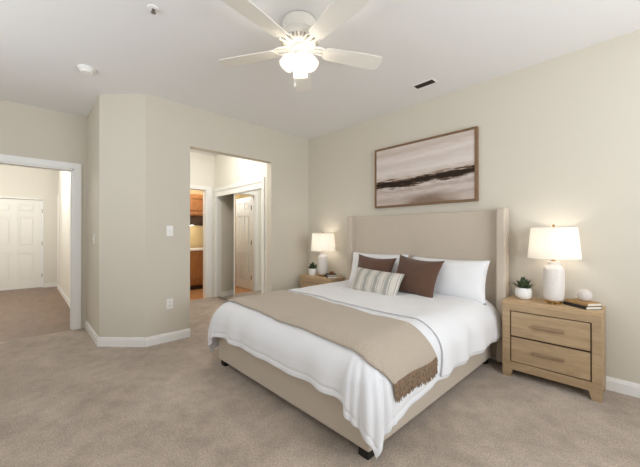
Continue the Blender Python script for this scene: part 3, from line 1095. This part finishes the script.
# ------------------------------------------------------------------ wall plates
def plate(name, label, cat, loc, rz, kind):
    t = thing(name, label, cat, loc, rz)
    link('plate', BOX(-.036, -.006, -.058, .036, 0, .058, bev=.0025), M_PLAST, t)
    if kind == 'switch':
        link('toggle', boxes([(-.005, -.017, -.004, .005, -.004, .012), (-.008, -.0075, -.016, .008, -.005, .016)], .001), M_WHITE, t)
    else:
        for z in (-.02, .02):
            r = link('receptacle', BOX(-.017, -.0085, z - .014, .017, -.005, z + .014, bev=.004), M_WHITE, t)
            link('slot', boxes([(-.008, -.0092, z - .003, -.0055, -.008, z + .007), (.0055, -.0092, z - .003, .008, -.008, z + .007), (-.002, -.0092, z - .01, .002, -.008, z - .006)]), M_DARK, r)
    return t


plate('light_switch', 'white light switch on the wall between the angled wall and the opening', 'light switch', (0, -2.11, 1.255), R(90), 'switch')
plate('wall_outlet', 'white electrical outlet low on the wall beside the alcove opening', 'outlet', (0, -2.11, .425), R(90), 'outlet')
plate('light_switch', 'white light switch on the short return wall by the hall doorway', 'light switch', (-.68, WY, 1.16), 0, 'switch')

# ------------------------------------------------------------------ ceiling fittings
t = thing('smoke_detector', 'round white smoke detector on the ceiling above the angled wall', 'smoke detector', (.20, -2.90, HC))
bm = bmesh.new(); lathe(bm, [(0, 0), (.068, 0), (.068, -.014), (.062, -.02), (0, -.02)], 36); link('base', bm, M_PLAST, t, True, angle=35)
bm = bmesh.new(); lathe(bm, [(0, -.019), (.054, -.02), (.052, -.036), (.042, -.044), (0, -.046)], 36); link('cover', bm, M_PLAST, t, True, angle=35)

t = thing('fire_sprinkler', 'small ceiling sprinkler head near the top edge of the ceiling', 'sprinkler', (1.453, -2.687, HC))
bm = bmesh.new(); lathe(bm, [(0, 0), (.036, 0), (.034, -.006), (.02, -.009), (0, -.009)], 28); link('escutcheon', bm, M_PLAST, t, True, angle=35)
bm = bmesh.new(); lathe(bm, [(0, -.008), (.011, -.008), (.011, -.016), (0, -.016)], 16)
tube(bm, [(.009, 0, -.015), (.013, 0, -.022), (.004, 0, -.029)], .002, 6); tube(bm, [(-.009, 0, -.015), (-.013, 0, -.022), (-.004, 0, -.029)], .002, 6)
link('nozzle', bm, M_STEEL, t)
bm = bmesh.new(); lathe(bm, [(0, -.029), (.016, -.029), (.016, -.0315), (0, -.032)], 20); link('deflector', bm, M_STEEL, t)

t = thing('ceiling_vent', 'dark slotted air vent in the ceiling toward the bed wall', 'vent', (2.2, -.378, HC))
link('vent_frame', boxes([(-.115, -.055, -.006, .115, -.042, 0), (-.115, .042, -.006, .115, .055, 0), (-.115, -.042, -.006, -.1, .042, 0), (.1, -.042, -.006, .115, .042, 0)], .001), M_WHITE, t)
link('vent_throat', BOX(-.1, -.043, -.0035, .1, .043, 0), M_DARK, t)
bm = bmesh.new()
for k in range(5):
    y = -.034 + k * .017
    box(bm, -.1, y - .001, -.006, .1, y + .003, -.003)
link('louvers', bm, M_HOOD, t)

# ------------------------------------------------------------------ ceiling fan
FX, FY = 2.038, -1.893
fan = thing('ceiling_fan', 'white five blade ceiling fan with a lit glass light kit', 'ceiling fan', (FX, FY, HC))
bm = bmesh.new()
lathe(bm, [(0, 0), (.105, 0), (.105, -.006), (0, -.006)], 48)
link('shadow_gap', bm, M_STEEL, fan, True, angle=40)  # thin grey disc drawn as the shadow gap between ceiling and canopy
bm = bmesh.new()
lathe(bm, [(0, -.006), (.112, -.006), (.118, -.012), (.12, -.03), (.12, -.085), (.114, -.10), (0, -.10)], 48)
link('canopy', bm, M_FAN, fan, True, angle=40)
bm = bmesh.new()
lathe(bm, [(0, -.098), (.116, -.098), (.134, -.106), (.143, -.12), (.143, -.14), (.136, -.155), (.112, -.178), (.09, -.188), (0, -.188)], 48)
mo = link('motor_housing', bm, M_FAN, fan, True, angle=40)
bm = bmesh.new()
for k in range(30):
    a = 2 * PI * k / 30
    b2 = bmesh.new(); box(b2, -.0055, -.0045, -.013, .0055, .0045, .013)
    bmesh.ops.transform(b2, matrix=Matrix.Rotation(a, 4, 'Z') @ Matrix.Translation((.1225, 0, -.1665)) @ Matrix.Rotation(R(46), 4, 'Y'), verts=b2.verts[:])
    me = bpy.data.meshes.new('tmp'); b2.to_mesh(me); b2.free(); bm.from_mesh(me); bpy.data.meshes.remove(me)
link('vent_slots', bm, M_SLOT, mo)
bm = bmesh.new()
lathe(bm, [(0, -.186), (.055, -.186), (.062, -.192), (.062, -.212), (.05, -.222), (.04, -.226), (.04, -.238), (.046, -.244), (.046, -.262), (.034, -.274), (.014, -.28), (0, -.282)], 40)
link('light_fitter', bm, M_FAN, fan, True, angle=40)
BZ = -.2
away = math.atan2(.691, -.723)
for k in range(5):
    a = away + k * R(72)
    rotm = Matrix.Rotation(a, 4, 'Z')
    bm = bmesh.new()
    for sg in (-1, 1):          # iron: two scrolled arms joined to a plate
        tube(bm, [(.07, sg * .014, BZ + .012), (.11, sg * .034, BZ + .012), (.15, sg * .042, BZ + .009), (.185, sg * .028, BZ + .007), (.215, sg * .032, BZ + .006)], .007, 6)
    box(bm, .18, -.038, BZ + .003, .255, .038, BZ + .008, bev=.002)
    box(bm, .06, -.012, BZ + .008, .19, .012, BZ + .014)
    bmesh.ops.transform(bm, matrix=rotm, verts=bm.verts[:])
    link('blade_iron', bm, M_FAN, fan, True, angle=40)
    bm = bmesh.new()
    n = 26
    up, dn = [], []
    x0, x1, cr = .175, .645, .03
    for i in range(n + 1):
        x = x0 + (x1 - x0) * i / n
        hw = .056 + .018 * min(1, (x - x0) / .3)
        e = min(x - x0, x1 - x)
        if e < cr: hw -= cr - math.sqrt(max(0, cr * cr - (cr - e) ** 2))
        up.append((x, hw)); dn.append((x, -hw))
    prism(bm, up + dn[::-1], -.003, .003)
    bmesh.ops.transform(bm, matrix=rotm @ Matrix.Translation((0, 0, BZ)) @ Matrix.Rotation(R(-9), 4, 'X'), verts=bm.verts[:])
    link('blade', bm, M_FAN, fan)
for k in range(3):
    a = away + k * R(120)
    base = Matrix.Rotation(a, 4, 'Z') @ Matrix.Translation((.034, 0, -.252)) @ Matrix.Rotation(-R(36), 4, 'Y')
    # local -z is the way the shade opens: down and outward
    bm = bmesh.new()
    lathe(bm, [(0, .018), (.010, .018), (.010, -.002), (.02, -.006), (.022, -.022), (0, -.022)], 24, base)
    link('lamp_arm', bm, M_FAN, fan, True, angle=40)
    bm = bmesh.new()
    prof = [(.023, -.018), (.03, -.03), (.043, -.05), (.051, -.075), (.053, -.097), (.050, -.11), (.054, -.12)]
    lathe(bm, prof + [(r - .003, z) for r, z in prof[::-1]], 36, base)
    link('glass_shade', bm, M_GLOBE, fan, True)
    bm = bmesh.new()
    lathe(bm, [(0, -.022), (.012, -.028), (.022, -.055), (.024, -.075), (.017, -.092), (0, -.098)], 20, base)
    link('bulb', bm, M_FANBULB, fan, True)
bm = bmesh.new()
pt = (-.01, -.035)
tube(bm, [(pt[0], pt[1], -.27), (pt[0], pt[1], -.455)], .0014, 6)
lathe(bm, [(0, -.482), (.006, -.478), (.007, -.468), (.004, -.456), (0, -.452)], 14, Matrix.Translation((pt[0], pt[1], 0)))
link('pull_chain', bm, M_FAN, fan)
